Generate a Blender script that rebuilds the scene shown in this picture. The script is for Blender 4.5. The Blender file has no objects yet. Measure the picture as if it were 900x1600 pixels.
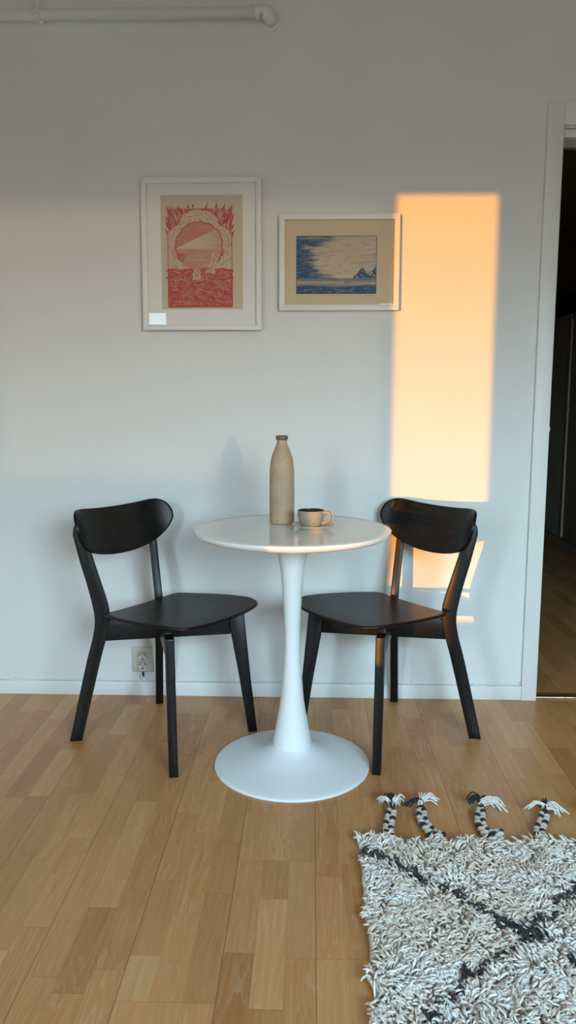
import bpy, bmesh, math, random
import numpy as np
from mathutils import Vector, Matrix
random.seed(7); RNG = np.random.default_rng(11)
SC = bpy.context.scene
COL = SC.collection
PI = math.pi

# ------------------------------------------------------------------ materials
def new_mat(name):
    m = bpy.data.materials.new(name); m.use_nodes = True
    nt = m.node_tree
    return m, nt, nt.nodes['Principled BSDF']

def N(nt, kind, **kw):
    n = nt.nodes.new(kind)
    for k, v in kw.items():
        if k in n.inputs: n.inputs[k].default_value = v
        else: setattr(n, k, v)
    return n

def L(nt, a, b): nt.links.new(a, b)

def mth(nt, op, a, b=None, c=None):
    n = nt.nodes.new('ShaderNodeMath'); n.operation = op
    for i, v in enumerate((a, b, c)):
        if v is None: continue
        if isinstance(v, (int, float)): n.inputs[i].default_value = v
        else: nt.links.new(v, n.inputs[i])
    return n.outputs[0]

def mixc(nt, f, a, b, blend='MIX'):
    n = nt.nodes.new('ShaderNodeMix'); n.data_type = 'RGBA'; n.blend_type = blend
    for i, v in ((0, f), (6, a), (7, b)):
        if isinstance(v, (int, float)): n.inputs[i].default_value = v
        elif isinstance(v, tuple): n.inputs[i].default_value = (*v, 1) if len(v) == 3 else v
        else: nt.links.new(v, n.inputs[i])
    return n.outputs[2]

def ramp(nt, fac, stops):
    n = nt.nodes.new('ShaderNodeValToRGB')
    while len(n.color_ramp.elements) < len(stops): n.color_ramp.elements.new(.5)
    for e, (p, c) in zip(n.color_ramp.elements, stops):
        e.position = p; e.color = (*c, 1)
    nt.links.new(fac, n.inputs[0]); return n.outputs[0]

def paint(name, col, rough=.5, var=.03, scale=14, bump=0, bscale=250, spec=.5, metal=0, bdist=.001):
    """plain painted / glazed surface with a faint procedural mottling"""
    m, nt, b = new_mat(name)
    tc = N(nt, 'ShaderNodeTexCoord')
    nz = N(nt, 'ShaderNodeTexNoise', Scale=scale, Detail=4.0)
    L(nt, tc.outputs['Object'], nz.inputs['Vector'])
    lo = tuple(c*(1-var) for c in col); hi = tuple(min(1, c*(1+var)) for c in col)
    L(nt, ramp(nt, nz.outputs['Fac'], [(.3, lo), (.7, hi)]), b.inputs['Base Color'])
    b.inputs['Roughness'].default_value = rough
    b.inputs['Specular IOR Level'].default_value = spec
    b.inputs['Metallic'].default_value = metal
    if bump:
        n2 = N(nt, 'ShaderNodeTexNoise', Scale=bscale, Detail=3.0)
        L(nt, tc.outputs['Object'], n2.inputs['Vector'])
        bp = N(nt, 'ShaderNodeBump', Strength=bump, Distance=bdist)
        L(nt, n2.outputs['Fac'], bp.inputs['Height']); L(nt, bp.outputs[0], b.inputs['Normal'])
    return m

M = {}
M['wall'] = paint('wall_paint', (.75, .75, .735), .7, .012, 3, .25, 160, .3, 0, .0015)
M['ceiling'] = paint('ceiling_paint', (.72, .72, .70), .8, .01, 3)
M['low_bounce_wall'] = paint('low_bounce_blue_grey', (.20, .25, .30), .75, .02, 3)  # unseen right wall, dark tone made up to cut the warm sun bounce
M['trim'] = paint('trim_paint', (.77, .77, .755), .45, .012, 6)
M['grey_trim'] = paint('grey_trim', (.32, .33, .34), .5)
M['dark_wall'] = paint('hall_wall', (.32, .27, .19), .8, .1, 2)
M['frame_white'] = paint('frame_white', (.80, .79, .76), .45, .01, 20)
M['mat_board'] = paint('mat_board', (.84, .83, .80), .85, .008, 30)
M['table_white'] = paint('table_white', (.82, .80, .77), .13, .008, 5, 0, 1, .6)
M['table_metal'] = paint('table_metal', (.78, .79, .79), .38, .01, 9, .05, 900, .45)
M['outlet'] = paint('outlet_plastic', (.60, .58, .50), .35, .01, 30)
M['black_plastic'] = paint('black_plastic', (.012, .012, .012), .4)
M['white_cable'] = paint('white_cable', (.74, .75, .75), .5)
M['pipe'] = paint('pipe_paint', (.75, .75, .735), .5, .015, 12)
M['steel'] = paint('steel', (.55, .54, .52), .3, .03, 60, 0, 1, .5, 1)
M['brass'] = paint('brass_strip', (.55, .42, .24), .32, .06, 40, 0, 1, .5, 1)
M['wardrobe'] = paint('wardrobe_grey', (.40, .43, .41), .5, .05, 4)
M['wardrobe_strip'] = paint('wardrobe_strip', (.85, .85, .80), .4, .03, 6)
M['black_cloth'] = paint('black_cloth', (.008, .008, .009), .95, .2, 20, .3, 300)
M['back_card'] = paint('back_card', (.30, .24, .16), .9)

def stone(name, base, speck, rough=.6, dens=.62, scale=260, band=None):
    m, nt, b = new_mat(name)
    tc = N(nt, 'ShaderNodeTexCoord')
    n1 = N(nt, 'ShaderNodeTexNoise', Scale=18.0, Detail=5.0)
    n2 = N(nt, 'ShaderNodeTexNoise', Scale=scale, Detail=2.0)
    n3 = N(nt, 'ShaderNodeTexNoise', Scale=90.0, Detail=3.0)
    for n in (n1, n2, n3): L(nt, tc.outputs['Object'], n.inputs['Vector'])
    c = ramp(nt, n1.outputs['Fac'], [(.3, tuple(x*.86 for x in base)), (.7, tuple(min(1, x*1.12) for x in base))])
    if band:                                     # slip glaze lighter towards the foot, a fired-in colour change
        sp = N(nt, 'ShaderNodeSeparateXYZ'); L(nt, tc.outputs['Object'], sp.inputs[0])
        mr = N(nt, 'ShaderNodeMapRange'); mr.inputs[1].default_value = band[0]; mr.inputs[2].default_value = band[1]
        z2 = mth(nt, 'ADD', sp.outputs['Z'], mth(nt, 'MULTIPLY', mth(nt, 'SUBTRACT', n1.outputs['Fac'], .5), .06))
        L(nt, z2, mr.inputs[0])
        c = mixc(nt, mr.outputs[0], c, mixc(nt, 1.0, c, band[2], 'MULTIPLY'))
    s = ramp(nt, n2.outputs['Fac'], [(dens, (0, 0, 0)), (dens+.05, (1, 1, 1))])
    c = mixc(nt, mth(nt, 'MULTIPLY', s, .55), c, speck)
    L(nt, c, b.inputs['Base Color']); b.inputs['Roughness'].default_value = rough
    bp = N(nt, 'ShaderNodeBump', Strength=.25, Distance=.0008)
    L(nt, n3.outputs['Fac'], bp.inputs['Height']); L(nt, bp.outputs[0], b.inputs['Normal'])
    return m
M['bottle'] = stone('bottle_stoneware', (.46, .31, .195), (.16, .12, .09), .6, .62, 240)
M['bottle_rim'] = stone('bottle_rim_glaze', (.13, .10, .075), (.06, .05, .04), .4)
M['cup'] = stone('cup_stoneware', (.36, .30, .205), (.10, .085, .06), .42, .6, 300)
M['cup_inside'] = stone('cup_inside_glaze', (.035, .035, .03), (.02, .02, .02), .12)
M['saucer'] = stone('saucer_stoneware', (.52, .48, .38), (.22, .17, .11), .4, .63, 300)

def black_wood():
    m, nt, b = new_mat('black_stained_wood')
    tc = N(nt, 'ShaderNodeTexCoord')
    mp = N(nt, 'ShaderNodeMapping'); mp.inputs['Scale'].default_value = (6, 120, 120)
    L(nt, tc.outputs['Object'], mp.inputs['Vector'])
    nz = N(nt, 'ShaderNodeTexNoise', Scale=2.2, Detail=6.0, Roughness=.6, Distortion=.4)
    L(nt, mp.outputs[0], nz.inputs['Vector'])
    c = ramp(nt, nz.outputs['Fac'], [(.34, (.0016, .0017, .0018)), (.54, (.0034, .0033, .0031)), (.78, (.034, .024, .015))])
    L(nt, c, b.inputs['Base Color'])
    r = N(nt, 'ShaderNodeMapRange'); r.inputs[3].default_value = .40; r.inputs[4].default_value = .33
    L(nt, nz.outputs['Fac'], r.inputs[0]); L(nt, r.outputs[0], b.inputs['Roughness'])
    b.inputs['Specular IOR Level'].default_value = .32
    bp = N(nt, 'ShaderNodeBump', Strength=.18, Distance=.0006)
    L(nt, nz.outputs['Fac'], bp.inputs['Height']); L(nt, bp.outputs[0], b.inputs['Normal'])
    return m
M['black_wood'] = black_wood()

def attr_mat(name, attr, rough=.85, bump=0):
    m, nt, b = new_mat(name)
    a = N(nt, 'ShaderNodeAttribute', attribute_name=attr)
    tc = N(nt, 'ShaderNodeTexCoord'); nz = N(nt, 'ShaderNodeTexNoise', Scale=700.0, Detail=2.0)
    L(nt, tc.outputs['Object'], nz.inputs['Vector'])
    v = ramp(nt, nz.outputs['Fac'], [(.3, (.95, .95, .95)), (.7, (1, 1, 1))])
    L(nt, mixc(nt, 1.0, a.outputs['Color'], v, 'MULTIPLY'), b.inputs['Base Color'])
    b.inputs['Roughness'].default_value = rough
    return m
M['print'] = attr_mat('printed_paper', 'ink', .9)
def yarn(name, attr=None, col=None):
    m, nt, b = new_mat(name)
    tc = N(nt, 'ShaderNodeTexCoord'); nz = N(nt, 'ShaderNodeTexNoise', Scale=220.0, Detail=3.0)
    L(nt, tc.outputs['Object'], nz.inputs['Vector'])
    v = ramp(nt, nz.outputs['Fac'], [(.3, (.88, .88, .88)), (.7, (1, 1, 1))])
    src = N(nt, 'ShaderNodeAttribute', attribute_name=attr).outputs['Color'] if attr else (*col, 1)
    L(nt, mixc(nt, 1.0, src, v, 'MULTIPLY'), b.inputs['Base Color'])
    b.inputs['Roughness'].default_value = .95
    b.inputs['Sheen Weight'].default_value = .15
    if attr: b.inputs['Subsurface Weight'].default_value = .45; b.inputs['Subsurface Scale'].default_value = .006; b.inputs['Subsurface Radius'].default_value = (1, .8, .6)
    b.inputs['Specular IOR Level'].default_value = .2
    return m
M['pile'] = yarn('wool_pile', 'wool')
M['cream_yarn'] = yarn('cream_yarn', None, (.58, .51, .43))
M['white_yarn'] = yarn('white_yarn', None, (.74, .71, .65))
M['dark_yarn'] = yarn('dark_yarn', None, (.022, .020, .019))
M['rug_back'] = yarn('rug_backing', None, (.42, .36, .29))

def glass():
    m = bpy.data.materials.new('picture_glass'); m.use_nodes = True
    nt = m.node_tree; nt.nodes.clear()
    out = N(nt, 'ShaderNodeOutputMaterial'); mx = N(nt, 'ShaderNodeMixShader')
    fr = N(nt, 'ShaderNodeFresnel', IOR=1.38); tr = N(nt, 'ShaderNodeBsdfTransparent'); gl = N(nt, 'ShaderNodeBsdfGlossy', Roughness=.02)
    nz = N(nt, 'ShaderNodeTexNoise', Scale=3.0); bp = N(nt, 'ShaderNodeBump', Strength=.02, Distance=.001)
    L(nt, nz.outputs['Fac'], bp.inputs['Height']); L(nt, bp.outputs[0], gl.inputs['Normal'])
    tr.inputs[0].default_value = (1, 1, 1, 1)
    ge = N(nt, 'ShaderNodeNewGeometry'); L(nt, mth(nt, 'MULTIPLY', fr.outputs[0], mth(nt, 'SUBTRACT', 1.0, ge.outputs['Backfacing'])), mx.inputs[0]); L(nt, tr.outputs[0], mx.inputs[1]); L(nt, gl.outputs[0], mx.inputs[2])
    L(nt, mx.outputs[0], out.inputs[0]); return m
M['glass'] = glass()

SW = .1945/3                                                   # width of one parquet strip
def parquet():
    m, nt, b = new_mat('beech_parquet')
    ua = N(nt, 'ShaderNodeUVMap', uv_map='place'); ub = N(nt, 'ShaderNodeUVMap', uv_map='size')
    sa = N(nt, 'ShaderNodeSeparateXYZ'); L(nt, ua.outputs[0], sa.inputs[0])
    sb = N(nt, 'ShaderNodeSeparateXYZ'); L(nt, ub.outputs[0], sb.inputs[0])
    at = N(nt, 'ShaderNodeAttribute', attribute_name='tone')
    st = N(nt, 'ShaderNodeSeparateColor'); L(nt, at.outputs['Color'], st.inputs[0])
    u, v, ln, strip = sa.outputs[0], sa.outputs[1], sb.outputs[0], sb.outputs[1]
    seed = mth(nt, 'MULTIPLY', st.outputs[2], 40.0)
    # grain
    cx = N(nt, 'ShaderNodeCombineXYZ'); L(nt, mth(nt, 'MULTIPLY', u, 60.0), cx.inputs[0]); L(nt, mth(nt, 'MULTIPLY', v, 3.2), cx.inputs[1])
    g1 = N(nt, 'ShaderNodeTexNoise', noise_dimensions='4D', Scale=1.3, Detail=7.0, Roughness=.62, Distortion=.5)
    L(nt, cx.outputs[0], g1.inputs['Vector']); L(nt, seed, g1.inputs['W'])
    cx2 = N(nt, 'ShaderNodeCombineXYZ'); L(nt, mth(nt, 'MULTIPLY', u, 14.0), cx2.inputs[0]); L(nt, mth(nt, 'MULTIPLY', v, 1.5), cx2.inputs[1])
    g2 = N(nt, 'ShaderNodeTexNoise', noise_dimensions='4D', Scale=1.6, Detail=2.0, Distortion=.8)
    L(nt, cx2.outputs[0], g2.inputs['Vector']); L(nt, seed, g2.inputs['W'])
    rings = mth(nt, 'FRACT', mth(nt, 'MULTIPLY', g2.outputs['Fac'], 9.0))     # cathedral figure
    rings = mth(nt, 'POWER', rings, 5.0)
    base = ramp(nt, st.outputs[0], [(0, (0.369, 0.162, 0.051)), (.35, (0.459, 0.219, 0.074)), (.65, (0.517, 0.260, 0.093)), (1, (0.621, 0.353, 0.148))])
    red = mixc(nt, mth(nt, 'MULTIPLY', st.outputs[1], .6), base, mixc(nt, 1.0, base, (1.08, .92, .86), 'MULTIPLY'))
    gr = ramp(nt, g1.outputs['Fac'], [(.25, (.80, .75, .68)), (.5, (1, 1, 1)), (.78, (1.12, 1.14, 1.18))])
    c = mixc(nt, .85, red, gr, 'MULTIPLY')
    lightgr = mth(nt, 'MULTIPLY', rings, mth(nt, 'MULTIPLY', st.outputs[1], .30))
    c = mixc(nt, lightgr, c, (.70, .52, .32))
    # small dark knots / flecks
    cx3 = N(nt, 'ShaderNodeCombineXYZ'); L(nt, mth(nt, 'MULTIPLY', u, 50.0), cx3.inputs[0]); L(nt, mth(nt, 'MULTIPLY', v, 18.0), cx3.inputs[1])
    kn = N(nt, 'ShaderNodeTexNoise', noise_dimensions='4D', Scale=1.0, Detail=3.0); L(nt, cx3.outputs[0], kn.inputs['Vector']); L(nt, seed, kn.inputs['W'])
    kf = ramp(nt, kn.outputs['Fac'], [(.76, (0, 0, 0)), (.82, (1, 1, 1))])
    c = mixc(nt, mth(nt, 'MULTIPLY', kf, .55), c, (.10, .05, .02))
    # joints
    e_long0 = mth(nt, 'ADD', u, mth(nt, 'MULTIPLY', mth(nt, 'GREATER_THAN', strip, .5), 1.0))
    e_long1 = mth(nt, 'ADD', mth(nt, 'SUBTRACT', SW, u), mth(nt, 'MULTIPLY', mth(nt, 'LESS_THAN', strip, 1.5), 1.0))
    seam = mth(nt, 'LESS_THAN', mth(nt, 'MINIMUM', e_long0, e_long1), .0008)
    thin = mth(nt, 'LESS_THAN', mth(nt, 'MINIMUM', u, mth(nt, 'SUBTRACT', SW, u)), .0004)
    end = mth(nt, 'LESS_THAN', mth(nt, 'MINIMUM', v, mth(nt, 'SUBTRACT', ln, v)), .0007)
    lo = mth(nt, 'MAXIMUM', mth(nt, 'MULTIPLY', seam, .75), mth(nt, 'MAXIMUM', mth(nt, 'MULTIPLY', thin, .22), mth(nt, 'MULTIPLY', end, .40)))
    c = mixc(nt, lo, c, (.085, .045, .018))
    L(nt, c, b.inputs['Base Color'])
    rg = N(nt, 'ShaderNodeMapRange'); rg.inputs[3].default_value = .26; rg.inputs[4].default_value = .42
    L(nt, g1.outputs['Fac'], rg.inputs[0]); L(nt, rg.outputs[0], b.inputs['Roughness'])
    b.inputs['Specular IOR Level'].default_value = .45
    bp = N(nt, 'ShaderNodeBump', Strength=.25, Distance=.0008, invert=True)
    L(nt, mth(nt, 'ADD', lo, mth(nt, 'MULTIPLY', g1.outputs['Fac'], .12)), bp.inputs['Height']); L(nt, bp.outputs[0], b.inputs['Normal'])
    return m
M['parquet'] = parquet()

# ------------------------------------------------------------------ object helpers
def tag(o, label=None, cat=None, group=None, kind=None):
    for k, v in (('label', label), ('category', cat), ('group', group), ('kind', kind)):
        if v: o[k] = v
    return o

def empty(name, loc=(0, 0, 0), rz=0):
    o = bpy.data.objects.new(name, None); o.empty_display_size = .05
    o.location = loc; o.rotation_euler = (0, 0, rz); COL.objects.link(o); return o

def link(name, me, mat=None, parent=None, loc=None):
    o = bpy.data.objects.new(name, me); COL.objects.link(o)
    if mat is not None: me.materials.append(mat)
    if parent is not None: o.parent = parent
    if loc is not None: o.location = loc
    return o

class MB:
    def __init__(s): s.v = []; s.f = []; s.sm = []
    def add(s, vs, fs, smooth=False):
        o = len(s.v); s.v += [tuple(p) for p in vs]
        s.f += [tuple(i+o for i in f) for f in fs]; s.sm += [smooth]*len(fs); return s
    def box(s, a, b):
        x0, y0, z0 = a; x1, y1, z1 = b
        return s.add([(x0,y0,z0),(x1,y0,z0),(x1,y1,z0),(x0,y1,z0),(x0,y0,z1),(x1,y0,z1),(x1,y1,z1),(x0,y1,z1)],
                     [(0,3,2,1),(4,5,6,7),(0,1,5,4),(1,2,6,5),(2,3,7,6),(3,0,4,7)])
    def lathe(s, prof, c=(0, 0, 0), n=96, smooth=True, cap0=True, cap1=True):
        vs = []; fs = []
        for r, z in prof:
            for k in range(n):
                a = 2*PI*k/n; vs.append((c[0]+r*math.cos(a), c[1]+r*math.sin(a), c[2]+z))
        for i in range(len(prof)-1):
            for k in range(n):
                k2 = (k+1) % n; fs.append((i*n+k, i*n+k2, (i+1)*n+k2, (i+1)*n+k))
        if cap0: fs.append(tuple(range(n-1, -1, -1)))
        if cap1: fs.append(tuple(range((len(prof)-1)*n, len(prof)*n)))
        return s.add(vs, fs, smooth)
    def tube(s, pts, r, n=12, caps=True, smooth=True):
        pts = [Vector(p) for p in pts]; rr = r if isinstance(r, (list, tuple)) else [r]*len(pts)
        vs = []; fs = []; up = None
        for i, p in enumerate(pts):
            t = (pts[min(i+1, len(pts)-1)] - pts[max(i-1, 0)]).normalized()
            if up is None:
                up = Vector((0, 0, 1)) if abs(t.z) < .9 else Vector((1, 0, 0))
            up = (up - t*up.dot(t)).normalized(); side = t.cross(up)
            for k in range(n):
                a = 2*PI*k/n; vs.append(p + (up*math.cos(a) + side*math.sin(a))*rr[i])
        for i in range(len(pts)-1):
            for k in range(n):
                k2 = (k+1) % n; fs.append((i*n+k, i*n+k2, (i+1)*n+k2, (i+1)*n+k))
        if caps: fs += [tuple(range(n-1, -1, -1)), tuple(range((len(pts)-1)*n, len(pts)*n))]
        return s.add(vs, fs, smooth)
    def prism(s, poly, o, e, h, th):
        """poly of (s,z) in the vertical plane through o along e, thickness th along h"""
        n = len(poly); vs = []
        for k in (-.5, .5):
            for a, z in poly:
                vs.append((o[0]+e[0]*a+h[0]*th*k, o[1]+e[1]*a+h[1]*th*k, z))
        fs = [tuple(range(n)), tuple(range(2*n-1, n-1, -1))] + [(i, i+n, (i+1) % n+n, (i+1) % n) for i in range(n)]
        return s.add(vs, fs)
    def build(s, name, mat, parent=None, bevel=0, seg=3, fix=True, angle=40):
        me = bpy.data.meshes.new(name); me.from_pydata(s.v, [], s.f)
        me.polygons.foreach_set('use_smooth', s.sm)
        if fix:
            bm = bmesh.new(); bm.from_mesh(me); bmesh.ops.recalc_face_normals(bm, faces=bm.faces); bm.to_mesh(me); bm.free()
        o = link(name, me, mat, parent)
        if bevel:
            b = o.modifiers.new('bevel', 'BEVEL'); b.width = bevel; b.segments = seg; b.limit_method = 'ANGLE'; b.angle_limit = math.radians(angle)
            b.harden_normals = False
            me.polygons.foreach_set('use_smooth', [True]*len(me.polygons))
        return o

def sharp(o, deg=35):
    try: o.data.set_sharp_from_angle(angle=math.radians(deg))
    except Exception: pass
    return o

def spline(pts, closed=True, n=6):
    P = [Vector((*p, 0) if len(p) == 2 else p) for p in pts]; out = []; m = len(P)
    for i in range(m if closed else m-1):
        if closed: p0, p1, p2, p3 = P[(i-1) % m], P[i], P[(i+1) % m], P[(i+2) % m]
        else: p0, p1, p2, p3 = P[max(i-1, 0)], P[i], P[i+1], P[min(i+2, m-1)]
        for k in range(n):
            t = k/n
            out.append(.5*((2*p1)+(p2-p0)*t+(2*p0-5*p1+4*p2-p3)*t*t+(3*p1-p0-3*p2+p3)*t**3))
    if not closed: out.append(P[-1])
    return out

# ------------------------------------------------------------------ camera (calibrated on the parquet seams, casing and table ellipses)
FPX, PITCH, YAW, ROLL, HC, DC = 1215.24, .1457, .03026, .00109, 1.15311, 2.89763
cy, sy = math.cos(YAW), math.sin(YAW)
fw = Vector((-sy*math.cos(PITCH), cy*math.cos(PITCH), -math.sin(PITCH)))
rt = Vector((cy, sy, 0)); up = rt.cross(fw)
r2 = rt*math.cos(ROLL) + up*math.sin(ROLL); u2 = up*math.cos(ROLL) - rt*math.sin(ROLL)
cam = bpy.data.cameras.new('camera'); co = bpy.data.objects.new('camera', cam); COL.objects.link(co)
mw = Matrix((r2, u2, -fw)).transposed().to_4x4(); mw.translation = (0, -DC, HC); co.matrix_world = mw
cam.sensor_fit = 'VERTICAL'; cam.sensor_height = 36; cam.sensor_width = 20.25; cam.lens = FPX/1600*36
cam.clip_start = .02
SC.camera = co

# ------------------------------------------------------------------ the room
XL, XR, YF, ZC = -2.4, 2.25, -3.9, 2.62       # left wall, right wall, window wall, ceiling
DX0, DX1, DZ = .868, 1.70, 2.087              # doorway in the back wall
WT = .12
def struct(name, mb, mat, **k):
    o = mb.build(name, mat, **k); o['kind'] = 'structure'; return o
struct('wall_back', MB().box((XL-.1, 0, 0), (DX0, WT, ZC)).box((DX1, 0, 0), (XR+.5, WT, ZC)).box((DX0, 0, DZ), (DX1, WT, ZC)), M['wall'])
struct('wall_left', MB().box((XL-.1, YF-.1, 0), (XL, 0, ZC)), M['wall'])
struct('wall_right', MB().box((XR, YF-.1, 0), (XR+.1, 0, ZC)), M['low_bounce_wall'])
struct('ceiling', MB().box((XL-.1, YF-.1, ZC), (XR+.1, WT, ZC+.1)), M['ceiling'])
# window wall: glazed balcony door (narrow) and a window
GX0, GX1, GZ0, GZ1 = -1.648, -1.246, .525, 2.083
WX0, WX1, WZ0, WZ1 = .55, 2.02, 1.06, 2.045
wf = MB()
YB = YF-.1
wf.box((XL-.1, YB, 0), (GX0, YF, ZC)).box((GX0, YB, 0), (GX1, YF, GZ0)).box((GX0, YB, GZ1), (GX1, YF, ZC))
wf.box((GX1, YB, 0), (WX0, YF, ZC)).box((WX0, YB, 0), (WX1, YF, WZ0)).box((WX0, YB, WZ1), (WX1, YF, ZC)).box((WX1, YB, 0), (XR+.1, YF, ZC))
struct('wall_front', wf, M['wall'])

# the hall beyond the doorway
HX0, HX1, HY1 = .25, 2.75, 5.2
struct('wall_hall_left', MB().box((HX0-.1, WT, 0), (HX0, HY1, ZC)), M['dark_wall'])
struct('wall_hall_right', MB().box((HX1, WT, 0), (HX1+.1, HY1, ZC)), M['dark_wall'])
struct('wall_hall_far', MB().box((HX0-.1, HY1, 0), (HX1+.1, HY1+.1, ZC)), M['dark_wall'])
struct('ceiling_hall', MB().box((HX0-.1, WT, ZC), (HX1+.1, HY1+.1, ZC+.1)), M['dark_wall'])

def parquet_mesh(name, x0, x1, y0, y1, manual):
    vs = []; fs = []; ua = []; ub = []; tone = []
    b0 = math.floor((x0-.015)/.1945); b1 = math.ceil((x1-.015)/.1945)
    rnd = random.Random(5)
    for b in range(b0, b1):
        off = rnd.uniform(0, 1)
        for s in range(3):
            xa = .015 + b*.1945 + s*SW; xb = xa + SW
            cuts = {}
            man = manual.get((b, s), [])
            y = y1 + rnd.uniform(0, .35)
            seq = []
            stop = man[0][0] if man else y0 - 1
            while y > y0:
                ln = rnd.uniform(.24, .46); ye = y - ln
                if man and ye < stop + .1: break
                seq.append((y, ye, min(1, max(0, rnd.gauss(.5, .2))), rnd.random())); y = ye
            if man:
                seq.append((y, man[0][0], min(1, max(0, rnd.gauss(.5, .17))), rnd.random()))
                for (ya, t), nx in zip(man, man[1:] + [(man[-1][0]-.33, .5)]):
                    seq.append((ya, nx[0], t, rnd.random()))
                y = man[-1][0]-.33
                while y > y0:
                    ln = rnd.uniform(.24, .46); seq.append((y, y-ln, min(1, max(0, rnd.gauss(.5, .2))), rnd.random())); y -= ln
            for ya, yb, t, h in seq:
                Y1 = min(ya, y1); Y0 = max(yb, y0); X0 = max(xa, x0); X1 = min(xb, x1)
                if Y1-Y0 < 1e-4 or X1-X0 < 1e-4: continue
                i = len(vs); vs += [(X0, Y0, 0), (X1, Y0, 0), (X1, Y1, 0), (X0, Y1, 0)]; fs.append((i, i+1, i+2, i+3))
                for X, Y in ((X0, Y0), (X1, Y0), (X1, Y1), (X0, Y1)):
                    ua.append((X-xa, Y-yb)); ub.append((ya-yb, s))
                sd = rnd.random(); tone += [(t, h, sd, 1)]*4
    me = bpy.data.meshes.new(name); me.from_pydata(vs, [], fs)
    A = me.uv_layers.new(name='place'); A.data.foreach_set('uv', np.array(ua, dtype=np.float32).ravel())
    B = me.uv_layers.new(name='size'); B.data.foreach_set('uv', np.array(ub, dtype=np.float32).ravel())
    T = me.color_attributes.new('tone', 'FLOAT_COLOR', 'CORNER'); T.data.foreach_set('color', np.array(tone, dtype=np.float32).ravel())
    o = link(name, me, M['parquet']); o['kind'] = 'structure'; return o
# (board, strip): joints read off the photograph, each with the tone of the stave that starts there
manual = {(-1, 0): [(-1.090, .50)], (-1, 1): [(-1.090, .22), (-1.241, .72)], (-1, 2): [(-1.090, .52), (-1.433, .45)],
          (0, 0): [(-1.433, .72)], (0, 1): [(-1.10, .3), (-1.433, .62)], (0, 2): [(-1.15, .45), (-1.433, .6)],
          (-2, 0): [(-1.433, .82), (-1.559, .72)], (-2, 1): [(-1.30, .62), (-1.559, .66)], (-2, 2): [(-1.225, .28), (-1.559, .62)],
          (-3, 0): [(-1.33, .46), (-1.50, .5)], (-3, 1): [(-1.284, .14), (-1.543, .5)], (-3, 2): [(-1.219, .34), (-1.477, .6)],
          (-4, 2): [(-1.16, .62), (-1.355, .42)]}
parquet_mesh('floor', XL-.05, XR+.05, YF-.05, .018, manual)
parquet_mesh('floor_hall', HX0-.05, HX1+.05, .055, HY1+.05, {})

# trim
base_b = MB().box((XL, -.011, 0), (.811, 0, .0565))
struct('baseboard_back', base_b, M['trim'], bevel=.0025, seg=2)
struct('baseboard_left', MB().box((XL, YF, 0), (XL+.011, -.011, .0565)), M['trim'], bevel=.0025, seg=2)
struct('trim_1', MB().box((.811, -.014, 0), (DX0, 0, 2.163)).box((DX0, -.014, DZ+.002), (DX1, 0, 2.163)).box((DX1, -.014, 0), (DX1+.057, 0, 2.163)), M['trim'], bevel=.002, seg=2)
struct('trim_2', MB().box((DX0, .012, 0), (DX1, .028, .007)), M['brass'], bevel=.003)
sill = MB().box((DX0, .028, 0), (DX1, .062, .004)); struct('trim_3', sill, M['parquet'])
d = tag(MB().box((DX0, 0, 0), (DX0+.004, WT, DZ)).box((DX1-.016, 0, 0), (DX1, WT, DZ)).box((DX0, 0, DZ-.003), (DX1, WT, DZ)).build('door_1', M['trim']), kind='structure')
MB().box((DX0+.006, .012, 2.056), (DX1-.016, .05, 2.082)).build('door_stop', M['trim'], d, bevel=.0015)
MB().box((DX0+.006, .05, 2.034), (DX1-.016, .075, 2.058)).build('seal_strip', M['grey_trim'], d)
sp = MB(); sp.lathe([(.0, -.012), (.005, -.0115), (.0075, -.006), (.008, 0), (.0075, .006), (.005, .0115), (0, .012)], (DX0+.001, .006, 1.04), 20, True, False, False)
sp.build('strike_plate', M['trim'], d)

# ------------------------------------------------------------------ heating pipe along the top of the wall
pipe = tag(empty('heating_pipe', (-.3, -.05, 2.446)), 'white painted heating pipe running along the top of the wall to an elbow', 'pipe')
def loc_mb(mb, off):
    mb.v = [(x-off[0], y-off[1], z-off[2]) for x, y, z in mb.v]; return mb
O = (-.3, -.05, 2.446)
loc_mb(MB().tube([(XL, -.05, 2.444), (-.198, -.05, 2.4465)], .0185, 24), O).build('straight_pipe', M['pipe'], pipe)
el = [(-.200, -.05, 2.4465), (-.172, -.05, 2.4465)]
for k in range(9):
    a = k/8*PI/2; el.append((-.172+.022*math.sin(a), -.05+.022*(1-math.cos(a)), 2.4465-.006*k/8))
el.append((-.150, .002, 2.4395))
loc_mb(MB().tube(el, [.0225]*(len(el)), 24), O).build('elbow', M['pipe'], pipe)
rs = MB(); rs.tube([(-.150, -.004, 2.434), (-.150, 0, 2.434)], [.031, .033], 32); loc_mb(rs, O).build('wall_rosette', M['pipe'], pipe, bevel=.001)
cl = MB(); cl.tube([(-.953, -.05, 2.4455), (-.931, -.05, 2.4455)], .0215, 24); cl.box((-.950, -.056, 2.465), (-.934, -.044, 2.487)).box((-.949, -.074, 2.4405), (-.936, -.066, 2.4505))
cl.box((-.938, -.060, 2.414), (-.920, -.044, 2.426)); cl.tube([(-.942, -.05, 2.4455), (-.942, .0, 2.4455)], .006, 12)
loc_mb(cl, O).build('pipe_clamp', M['pipe'], pipe, bevel=.002, seg=2)

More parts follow.
